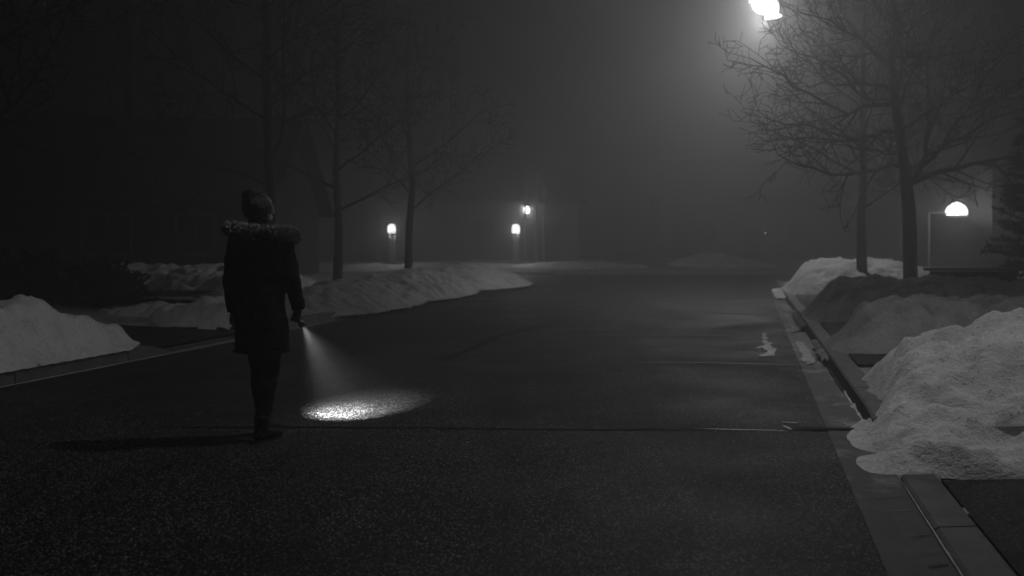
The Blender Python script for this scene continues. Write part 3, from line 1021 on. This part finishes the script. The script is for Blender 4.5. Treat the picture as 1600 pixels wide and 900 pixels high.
# ------------------------------------------------------------------ evergreens and shrubs
def needles(mb, p, d, L, rng, n, ln=0.16, w=0.035):
    for i in range(n):
        q = p + d * (L * (i + rng.random()) / n)
        e = Vector((rng.gauss(0, 1), rng.gauss(0, 1), rng.gauss(0, 0.6))).normalized()
        e = (e + d * 0.7).normalized()
        s = e.cross(Vector((rng.gauss(0, 1), rng.gauss(0, 1), rng.gauss(0, 1)))).normalized() * w
        l_ = ln * rng.uniform(0.6, 1.3)
        mb.add([q - s, q + s, q + e * l_], [(0, 1, 2)])
def conifer(label, base, h, r, rng):
    t = thing('evergreen_tree', label, 'tree', base)
    MB().tube([(0, 0, -0.2), (0, 0, h * 0.5), (0, 0, h)], [0.14, 0.08, 0.01], 8).build('trunk', M['bark'], t, True)
    mb, tw = MB(), MB()
    nb = 420
    for k in range(nb):
        z = h * (0.03 + 0.95 * k / nb)
        az = rng.uniform(0, 6.283)
        L = r * (1 - (z / h)) ** 0.75 * rng.uniform(0.7, 1.12) + 0.12
        d = Vector((math.cos(az), math.sin(az), rng.uniform(-0.05, 0.5))).normalized()
        p = Vector((0, 0, z))
        tw.tube([p, p + d * L * 0.6, p + d * L + Vector((0, 0, -0.05))], [0.014, 0.009, 0.004], 3, cap=False)
        needles(mb, p + d * L * 0.15, d, L * 0.88, rng, int(70 * L / r) + 20, 0.15, 0.022)
    mb.build('crown', M['needle'], t); tw.build('branches', M['bark'], t)
    return t
def shrub(label, base, rx, ry, h, rng, group='dark shrubs by the left driveway'):
    t = thing('shrub', label, 'shrub', base, 0, group)
    st, lf = MB(), MB()
    for k in range(130):
        az = rng.uniform(0, 6.283); el = rng.uniform(0.1, 1.5)
        d = Vector((math.cos(az) * math.cos(el) * rx, math.sin(az) * math.cos(el) * ry, math.sin(el) * h)) * rng.uniform(0.75, 1.08)
        p0 = Vector((rng.gauss(0, .08), rng.gauss(0, .08), 0))
        st.tube([p0, p0 + d * 0.5 + Vector((0, 0, .05)), p0 + d], [0.012, 0.008, 0.004], 3, cap=False)
        needles(lf, p0 + d * 0.3, d.normalized(), d.length * 0.72, rng, 70, 0.10, 0.016)
    st.build('stems', M['bark'], t); lf.build('foliage', M['needle'], t)
    return t
rngs = random.Random(9)
conifer('dark evergreen tree at the right edge beside the hooded lamp', px(1655, 445, 20.5), 5.6, 1.25, rngs)
for lab, x, y_, rx, h in (('dark shrub at the left edge, above the near snow bank', -8.6, 16.0, 1.0, 0.95), ('middle dark shrub of the three behind the left snow bank', -7.5, 15.9, 0.85, 0.85), ('rightmost dark shrub beside the left driveway', -6.6, 16.2, 0.7, 0.75)):
    shrub(lab, (x, y_, 0.32), rx, 0.7, h, rngs)

# low dark wall right of the large tree
p = px(1517, 447, 17.0)
t = thing('low_wall', 'low dark block wall below the hooded lamp at right', 'wall', (p.x, 17.0, 0.56), R(-4))
for row in range(2):
    for k in range(4):
        MB().box(-0.52 + 0.345 * k + 0.08 * (row % 2), 0.1, 0.07 + 0.15 * row, 0.335, 0.24 + 0.01 * ((k + row) % 2), 0.142).build('block', M['siding'], t)
MB().box(0.04, 0.1, 0.325, 1.5, 0.30, 0.05).build('coping', M['kerb'], t)

# ------------------------------------------------------------------ the person
PO = Vector((-1.66, 6.60, 0.0))
person = thing('person', 'person in a black fur-hooded parka seen from behind, walking with a flashlight', 'person', PO)

def remeshed(mb, name, mat, parent, voxel, smooth_it=4, disp=None):
    me = mb.mesh(name + '_src')
    bm = bmesh.new(); bm.from_mesh(me)
    bmesh.ops.recalc_face_normals(bm, faces=bm.faces[:])
    bm.to_mesh(me); bm.free()
    ob = bpy.data.objects.new(name + '_src', me); COL.objects.link(ob)
    r = ob.modifiers.new('r', 'REMESH'); r.mode = 'VOXEL'; r.voxel_size = voxel
    s = ob.modifiers.new('s', 'SMOOTH'); s.factor = 0.5; s.iterations = smooth_it
    dg = bpy.context.evaluated_depsgraph_get()
    new = bpy.data.meshes.new_from_object(ob.evaluated_get(dg))
    bpy.data.objects.remove(ob); bpy.data.meshes.remove(me)
    new.name = name
    if disp:
        nr = [v.normal.copy() for v in new.vertices]
        for v, n_ in zip(new.vertices, nr):
            v.co += n_ * disp(v.co)
    new.materials.clear(); new.materials.append(mat)
    new.shade_smooth()
    o = bpy.data.objects.new(name, new); COL.objects.link(o); o.parent = parent
    return o

# --- body: one surface (legs, torso, arms, hands, neck, head)
HEAD = Vector((-0.018, 0.03, 1.532))
HYAW = R(-42)                                    # the head turns to the right
hf = Vector((math.sin(-HYAW), math.cos(HYAW), 0))   # facing direction
hs = Vector((hf.y, -hf.x, 0))                       # her right
b = MB()
def headfn(d):
    return 1.0
b.ball(HEAD, 0.078, 0.088, 0.108, 18, 14)
b.ball(HEAD + hf * 0.03 + Vector((0, 0, -0.055)), 0.055, 0.058, 0.055, 14, 10)      # jaw
b.tube([HEAD + hf * 0.085 + Vector((0, 0, 0.015)), HEAD + hf * 0.108 + Vector((0, 0, -0.022)), HEAD + hf * 0.092 + Vector((0, 0, -0.034))], [0.009, 0.014, 0.012], 8)
for s in (-1, 1):
    b.ball(HEAD + hs * (0.078 * s) + hf * -0.004 + Vector((0, 0, -0.012)), 0.014, 0.018, 0.030, 10, 8)   # ears
b.tube([HEAD + hf * 0.086 + hs * -0.022 + Vector((0, 0, -0.06)), HEAD + hf * 0.095 + Vector((0, 0, -0.058)), HEAD + hf * 0.086 + hs * 0.022 + Vector((0, 0, -0.06))], [0.005, 0.008, 0.005], 6)
b.tube([HEAD + Vector((0, -0.005, -0.03)), (-0.015, 0.01, 1.42), (-0.01, 0.0, 1.34)], [0.055, 0.052, 0.07], 14)
b.tube([(-0.005, 0, 1.36), (-0.005, 0, 1.28), (0, 0, 1.10), (0, 0, 0.98), (0.005, 0, 0.86), (0.005, 0, 0.80)], [(0.10, 0.07), (0.16, 0.095), (0.125, 0.09), (0.12, 0.085), (0.145, 0.10), (0.10, 0.08)], 18)
LS, LE, LW = Vector((-0.165, 0.0, 1.315)), Vector((-0.198, -0.015, 1.06)), Vector((-0.192, 0.03, 0.845))
RS, RE, RW = Vector((0.150, 0.0, 1.305)), Vector((0.206, -0.01, 1.055)), Vector((0.236, 0.045, 0.858))
for S_, E_, W_ in ((LS, LE, LW), (RS, RE, RW)):
    b.tube([S_, S_.lerp(E_, 0.5), E_, E_.lerp(W_, 0.4), W_], [0.048, 0.043, 0.036, 0.036, 0.025], 12)
LA, LK, LH = Vector((-0.035, 0.19, 0.095)), Vector((-0.030, 0.07, 0.47)), Vector((-0.055, 0.0, 0.86))
RA, RK, RH = Vector((0.018, -0.065, 0.09)), Vector((0.055, 0.0, 0.46)), Vector((0.070, 0.0, 0.86))
for A_, K_, H_ in ((LA, LK, LH), (RA, RK, RH)):
    back = Vector((0, -0.018, 0))
    b.tube([H_, H_.lerp(K_, 0.45), K_, K_.lerp(A_, 0.3) + back, K_.lerp(A_, 0.7), A_], [0.082, 0.070, 0.054, 0.053, 0.041, 0.036], 14)
def foot(mb, A_, toe, ex=0.0):
    heel = Vector((A_.x, A_.y, 0)) - toe * 0.055
    mb.tube([A_ + Vector((0, 0, 0.03)), A_ + Vector((0, 0, -0.03)), heel + Vector((0, 0, 0.035 + ex)) + toe * 0.06], [0.036 + ex, 0.038 + ex, 0.034], 12)
    mb.tube([heel + Vector((0, 0, 0.036)), heel + toe * 0.08 + Vector((0, 0, 0.042)), heel + toe * 0.16 + Vector((0, 0, 0.034)), heel + toe * 0.235 + Vector((0, 0, 0.026))], [(0.030 + ex, 0.030), (0.036 + ex, 0.036), (0.040 + ex, 0.028), (0.026 + ex, 0.018)], 12)
LT = Vector((0.25, 1, 0)).normalized(); RT = Vector((0.42, 0.9, 0)).normalized()
foot(b, LA, LT); foot(b, RA, RT)
# hands
def hand(mb, W_, down, palm_n, thumb, curl):
    """down: wrist to knuckles; palm_n: where the palm faces; thumb: side of the thumb"""
    k = W_ + down * 0.085
    mb.tube([W_, W_ + down * 0.045, k], [(0.024, 0.019), (0.034, 0.018), (0.036, 0.015)], 10)
    for i, (ln, off) in enumerate(((0.070, 0.030), (0.078, 0.010), (0.072, -0.010), (0.058, -0.029))):
        p0 = W_ + down * 0.075 + thumb * off
        p1 = p0 + down * (ln * 0.45)
        d1 = (down * math.cos(curl) + palm_n * math.sin(curl))
        p2 = p1 + d1 * (ln * 0.40)
        d2 = (down * math.cos(curl * 2) + palm_n * math.sin(curl * 2))
        p3 = p2 + d2 * (ln * 0.32)
        mb.tube([p0, p1, p2, p3], [0.0095, 0.0092, 0.0085, 0.007], 7)
    q0 = W_ + down * 0.03 + thumb * 0.026
    q1 = q0 + (thumb * 0.7 + down * 0.7 + palm_n * 0.3).normalized() * 0.04
    q2 = q1 + (down * 0.8 + palm_n * 0.6 + thumb * 0.1).normalized() * 0.032
    mb.tube([q0, q1, q2], [0.013, 0.0105, 0.008], 7)
hand(b, LW, Vector((0.02, 0.10, -1)).normalized(), Vector((1, 0, 0)), Vector((0, 1, 0)), 0.5)
# right hand: closed round the flashlight
TORCH_DIR = Vector((0.185, 1.03, -0.75)).normalized()
TC = Vector((0.222, 0.085, 0.800))               # grip centre
dn = (TC + Vector((0.018, -0.01, 0.02)) - RW).normalized()
side = TORCH_DIR.cross(dn).normalized()
up_ = side.cross(TORCH_DIR).normalized()
def ringpt(a, s, r):
    return TC + TORCH_DIR * s + (side * math.cos(a) + up_ * math.sin(a)) * r
b.tube([RW, RW.lerp(ringpt(R(60), 0, 0.03), 0.5), ringpt(R(70), 0.0, 0.030)], [(0.024, 0.020), (0.032, 0.020), (0.036, 0.018)], 10)
for i, s in enumerate((0.030, 0.010, -0.010, -0.029)):
    rr = 0.0265
    ln = (0.95, 1.0, 0.95, 0.85)[i]
    angs = [R(50), R(50 - 75 * ln), R(50 - 140 * ln), R(50 - 205 * ln)]
    b.tube([ringpt(a, s, rr) for a in angs], [0.0098, 0.0095, 0.0088, 0.0072], 7)
b.tube([ringpt(R(110), 0.0, 0.028), ringpt(R(160), 0.035, 0.027), ringpt(R(190), 0.060, 0.025)], [0.013, 0.011, 0.008], 7)
body = remeshed(b, 'body', M['skin'], person, 0.0058, 2)

# eyes, brows (dark) - on the far side of the head
for s in (-1, 1):
    MB().ball(HEAD + hf * 0.074 + hs * (0.030 * s) + Vector((0, 0, 0.012)), 0.012, 0.012, 0.010, 10, 8).build('eye', M['white_paint'], body, True)
    MB().tube([HEAD + hf * 0.080 + hs * (0.016 * s) + Vector((0, 0, 0.034)), HEAD + hf * 0.076 + hs * (0.045 * s) + Vector((0, 0, 0.034))], [0.004, 0.003], 6).build('eyebrow', M['hair'], body)

# --- leggings follow the legs
lg = MB()
for A_, K_, H_ in ((LA, LK, LH), (RA, RK, RH)):
    back = Vector((0, -0.018, 0))
    lg.tube([H_, H_.lerp(K_, 0.45), K_, K_.lerp(A_, 0.3) + back, K_.lerp(A_, 0.7), A_ + Vector((0, 0, 0.03))], [0.093, 0.081, 0.064, 0.064, 0.052, 0.046], 16)
def wr(co):
    return 0.004 * noise.noise((co.x * 18, co.y * 18, co.z * 34)) + 0.003 * noise.noise((co.x * 40, co.y * 40, co.z * 70))
remeshed(lg, 'leggings', M['legging'], person, 0.009, 3, wr)
# --- ankle boots
for A_, T_ in ((LA, LT), (RA, RT)):
    bt = MB()
    heel = Vector((A_.x, A_.y, 0)) - T_ * 0.055
    bt.tube([A_ + Vector((0, 0, 0.085)), A_ + Vector((0, 0, 0.03)), A_ + Vector((0, 0, -0.04)), heel + T_ * 0.055 + Vector((0, 0, 0.032))], [0.052, 0.050, 0.048, 0.042], 14)
    bt.tube([heel + Vector((0, 0, 0.042)), heel + T_ * 0.09 + Vector((0, 0, 0.048)), heel + T_ * 0.17 + Vector((0, 0, 0.040)), heel + T_ * 0.245 + Vector((0, 0, 0.032))], [(0.038, 0.036), (0.044, 0.042), (0.048, 0.034), (0.030, 0.022)], 14)
    boot = remeshed(bt, 'boot', M['boot'], person, 0.008, 3, lambda co: 0.003 * noise.noise((co.x * 40, co.y * 40, co.z * 50)))
    so = MB()
    out = []
    for i in range(20):
        a = 2 * math.pi * i / 20
        u = math.cos(a)
        w = (0.046 if u > 0 else 0.040) * (1 - 0.12 * abs(u))
        out.append((heel + T_ * (0.10 + 0.155 * u), T_.cross(Vector((0, 0, 1))) * (w * math.sin(a))))
    so.v = [tuple(p + q) for p, q in out] + [tuple(p + q + Vector((0, 0, 0.016))) for p, q in out]
    so.f = [tuple(range(19, -1, -1)), tuple(range(20, 40))] + [(i, (i + 1) % 20, 20 + (i + 1) % 20, 20 + i) for i in range(20)]
    so.build('sole', M['sole'], boot)

# --- parka: torso, hood lying on the back, sleeves, in one padded surface
c = MB()
secs = [(1.395, -0.020, 0.085, 0.075), (1.36, -0.012, 0.155, 0.100), (1.32, -0.008, 0.192, 0.118), (1.24, -0.006, 0.198, 0.132), (1.14, -0.010, 0.182, 0.135),
        (1.05, -0.012, 0.166, 0.130), (0.96, -0.010, 0.163, 0.130), (0.88, -0.006, 0.166, 0.135), (0.80, -0.002, 0.172, 0.142), (0.70, 0.002, 0.177, 0.148), (0.62, 0.004, 0.180, 0.150), (0.582, 0.004, 0.178, 0.148)]
c.tube([(x, 0.0, z) for z, x, w, d in secs], [(w, d) for z, x, w, d in secs], 28)
for S_, E_, W_, o in ((LS, LE, LW, -1), (RS, RE, RW, 1)):
    c.tube([S_ + Vector((-0.03 * o, 0, 0.02)), S_, S_.lerp(E_, 0.5), E_, E_.lerp(W_, 0.5), W_ + (E_ - W_) * 0.16, W_ + (E_ - W_) * 0.02], [0.065, 0.066, 0.061, 0.056, 0.051, 0.047, 0.040], 16)
# hood pouch on the upper back
c.ball((-0.01, -0.10, 1.275), 0.165, 0.075, 0.10, 18, 12)
c.tube([(-0.018, 0.0, 1.36), (-0.02, 0.0, 1.40), (-0.022, 0.008, 1.455)], [(0.10, 0.09), (0.082, 0.078), (0.072, 0.072)], 16)
def puff(co):
    z = co.z
    q = 0.0
    if z < 1.27:
        band = (z * 8.4) % 1.0
        q = -0.003 * math.exp(-((band - 0.5) / 0.10) ** 2)
    return q + 0.010 * noise.noise((co.x * 11, co.y * 11, co.z * 15)) + 0.005 * noise.noise((co.x * 30, co.y * 30, co.z * 42))
parka = remeshed(c, 'parka', M['coat'], person, 0.009, 3, puff)
# hem, back seam and pocket welts
MB().tube([(0.004 + 0.183 * math.cos(2 * math.pi * k / 28), 0.152 * math.sin(2 * math.pi * k / 28), 0.590 + 0.004 * noise.noise((k, 0, 0))) for k in range(29)], [0.010] * 29, 8).build('hem', M['seam'], parka, True)
MB().tube([(-0.004, -0.128, 1.18), (-0.006, -0.136, 1.05), (-0.004, -0.138, 0.9), (0.0, -0.148, 0.72), (0.0, -0.153, 0.60)], [0.004] * 5, 6).build('back_seam', M['seam'], parka)
for W_, E_ in ((LW, LE), (RW, RE)):
    q = W_ + (E_ - W_) * 0.03
    MB().tube([q, q + (E_ - W_) * 0.10], [0.043, 0.046], 16, cap=True).build('cuff', M['seam'], parka, True)

# --- fur edge of the hood: round both shoulders and behind the neck
fp = []
for i in range(25):
    s = i / 24
    a = math.pi * (1.06 - 1.12 * s)
    x = 0.213 * math.cos(a) - 0.004
    y_ = -0.175 * math.sin(a) + 0.03
    z = 1.405 - 0.066 * s + 0.004 * math.sin(math.pi * s) + 0.006 * math.sin(s * 9)
    fp.append(Vector((x, y_, z)))
core = MB().tube(fp, [0.026 + 0.008 * math.sin(math.pi * i / 24) ** 0.5 for i in range(25)], 10).build('fur_trim', M['fur'], person, True)
fr = random.Random(2)
ft = MB()
for k in range(9000):
    f = fr.random() * 23.99
    i = int(f)
    p = fp[i].lerp(fp[i + 1], f - i)
    tdir = (fp[i + 1] - fp[i]).normalized()
    e = Vector((fr.gauss(0, 1), fr.gauss(0, 1), fr.gauss(0.25, 1)))
    e = (e - tdir * e.dot(tdir)).normalized()
    clump = noise.noise((p.x * 38 + e.x * 2, p.y * 38 + e.y * 2, e.z * 2))
    e2 = (e + tdir * (0.9 * clump) + Vector((0, 0, -0.25))).normalized()
    r0 = 0.026 + 0.007 * math.sin(math.pi * f / 24)
    L = 0.020 + 0.012 * fr.random() + 0.010 * clump
    q = p + e * r0
    s = e.cross(tdir).normalized() * 0.0030
    ft.add([q - s, q + s, q + e * L * 0.5 + s * 0.6 , q + e2 * L * 1.1], [(0, 1, 2), (0, 2, 3)])
fo = ft.build('fur_hairs', M['fur'], core); fo['kind'] = 'stuff'

# --- hair: swept up, with a loose bun on top
def strand(d):
    return 1.0 + 0.05 * noise.noise((d.x * 9, d.y * 9, d.z * 4)) + 0.03 * noise.noise((d.x * 22, d.y * 22, d.z * 8))
hm = MB()
hc = HEAD - hf * 0.022 + Vector((0, 0, 0.012))
hm.ball(hc, 0.102, 0.102, 0.100, 40, 28, strand)
bun = HEAD + Vector((-0.052, -0.030, 0.086))
hm.ball(bun, 0.062, 0.056, 0.043, 32, 20, lambda d: 1.0 + 0.16 * noise.noise((d.x * 4, d.y * 4 + 3, d.z * 5)) + 0.07 * noise.noise((d.x * 13, d.y * 13, d.z * 11)))
hair = remeshed(hm, 'hair', M['hair'], person, 0.006, 1, lambda co: 0.0025 * noise.noise((co.x * 90, co.y * 90, co.z * 30)))
hs_ = MB()
for k in range(60):                               # locks wound round the bun and flyaway strands
    a = fr.uniform(0, 6.283); rr = fr.uniform(0.035, 0.056); z0 = fr.uniform(-0.02, 0.035)
    pts_ = []
    for j in range(6):
        aa = a + j * 0.35
        pts_.append(bun + Vector((math.cos(aa) * rr * 1.02, math.sin(aa) * rr, z0 + 0.008 * math.sin(j * 1.3 + k) + (0.045 - rr) * 0.6)))
    hs_.tube(pts_, [0.004, 0.0055, 0.006, 0.0055, 0.004, 0.001], 5)
for k in range(110):
    a = fr.uniform(0, 6.283)
    st_ = hc + Vector((math.cos(a) * 0.085, math.sin(a) * 0.088, fr.uniform(-0.07, 0.06)))
    en = bun + Vector((math.cos(a) * 0.03, math.sin(a) * 0.03, 0))
    mid = (st_ + en) / 2; out = (mid - hc).normalized()
    mid = hc + Vector((out.x * 0.097, out.y * 0.10, out.z * 0.115))
    hs_.tube([st_, mid, en], [0.002, 0.0035, 0.002], 4)
hs_.build('hair_locks', M['hair'], hair, True)['kind'] = 'stuff'
for k in range(1):
    MB().ball(HEAD + hs * 0.094 + Vector((0, 0, -0.045)), 0.006, 0.006, 0.006, 8, 6).build('earring', M['white_paint'], person)

# ------------------------------------------------------------------ flashlight in the right hand
TW = PO + TC
torch = thing('flashlight', 'lit flashlight held low in the right hand, pointing at the road', 'flashlight', TW)
MB().tube([TORCH_DIR * -0.06, TORCH_DIR * -0.055, TORCH_DIR * 0.05], [0.010, 0.0145, 0.0145], 16).build('barrel', M['dark_metal'], torch, True)
MB().tube([TORCH_DIR * 0.048, TORCH_DIR * 0.066, TORCH_DIR * 0.092], [0.0145, 0.022, 0.023], 18).build('head', M['dark_metal'], torch, True)
MB().tube([TORCH_DIR * 0.0925, TORCH_DIR * 0.094], [0.020, 0.020], 18).build('lens', M['torch'], torch)
for en, size, bl in ((FLASHLIGHT_W * 0.8, 40, 1.0), (FLASHLIGHT_W * 1.2, 25, 1.0)):
    ld = bpy.data.lights.new('flashlight_beam', 'SPOT')
    ld.energy = en; ld.spot_size = R(size); ld.spot_blend = bl; ld.shadow_soft_size = 0.012
    lo = bpy.data.objects.new('flashlight_beam', ld); COL.objects.link(lo); lo.parent = torch
    lo.location = TORCH_DIR * 0.12
    lo.rotation_euler = (TORCH_DIR + (Vector((-0.05, -0.02, -0.03)) if size < 30 else Vector((0, 0, 0)))).to_track_quat('-Z', 'Y').to_euler()

# ------------------------------------------------------------------ fog: one closed box of even air round everything
hb = MB().box(0, 70, 6.4, 250, 200, 15.6)
mh = bpy.data.materials.new('fog')
mh.use_nodes = True
nt = mh.node_tree
for nd in list(nt.nodes):
    if nd.type == 'BSDF_PRINCIPLED':
        nt.nodes.remove(nd)
pv = nt.nodes.new('ShaderNodeVolumePrincipled')
pv.inputs['Color'].default_value = g(0.92)
pv.inputs['Density'].default_value = FOG_DENSITY
pv.inputs['Anisotropy'].default_value = FOG_ANISOTROPY
nt.links.new(pv.outputs[0], nt.nodes['Material Output'].inputs['Volume'])
haze = hb.build('haze', mh)
haze['kind'] = 'stuff'
haze['label'] = 'thin night fog over the whole street'
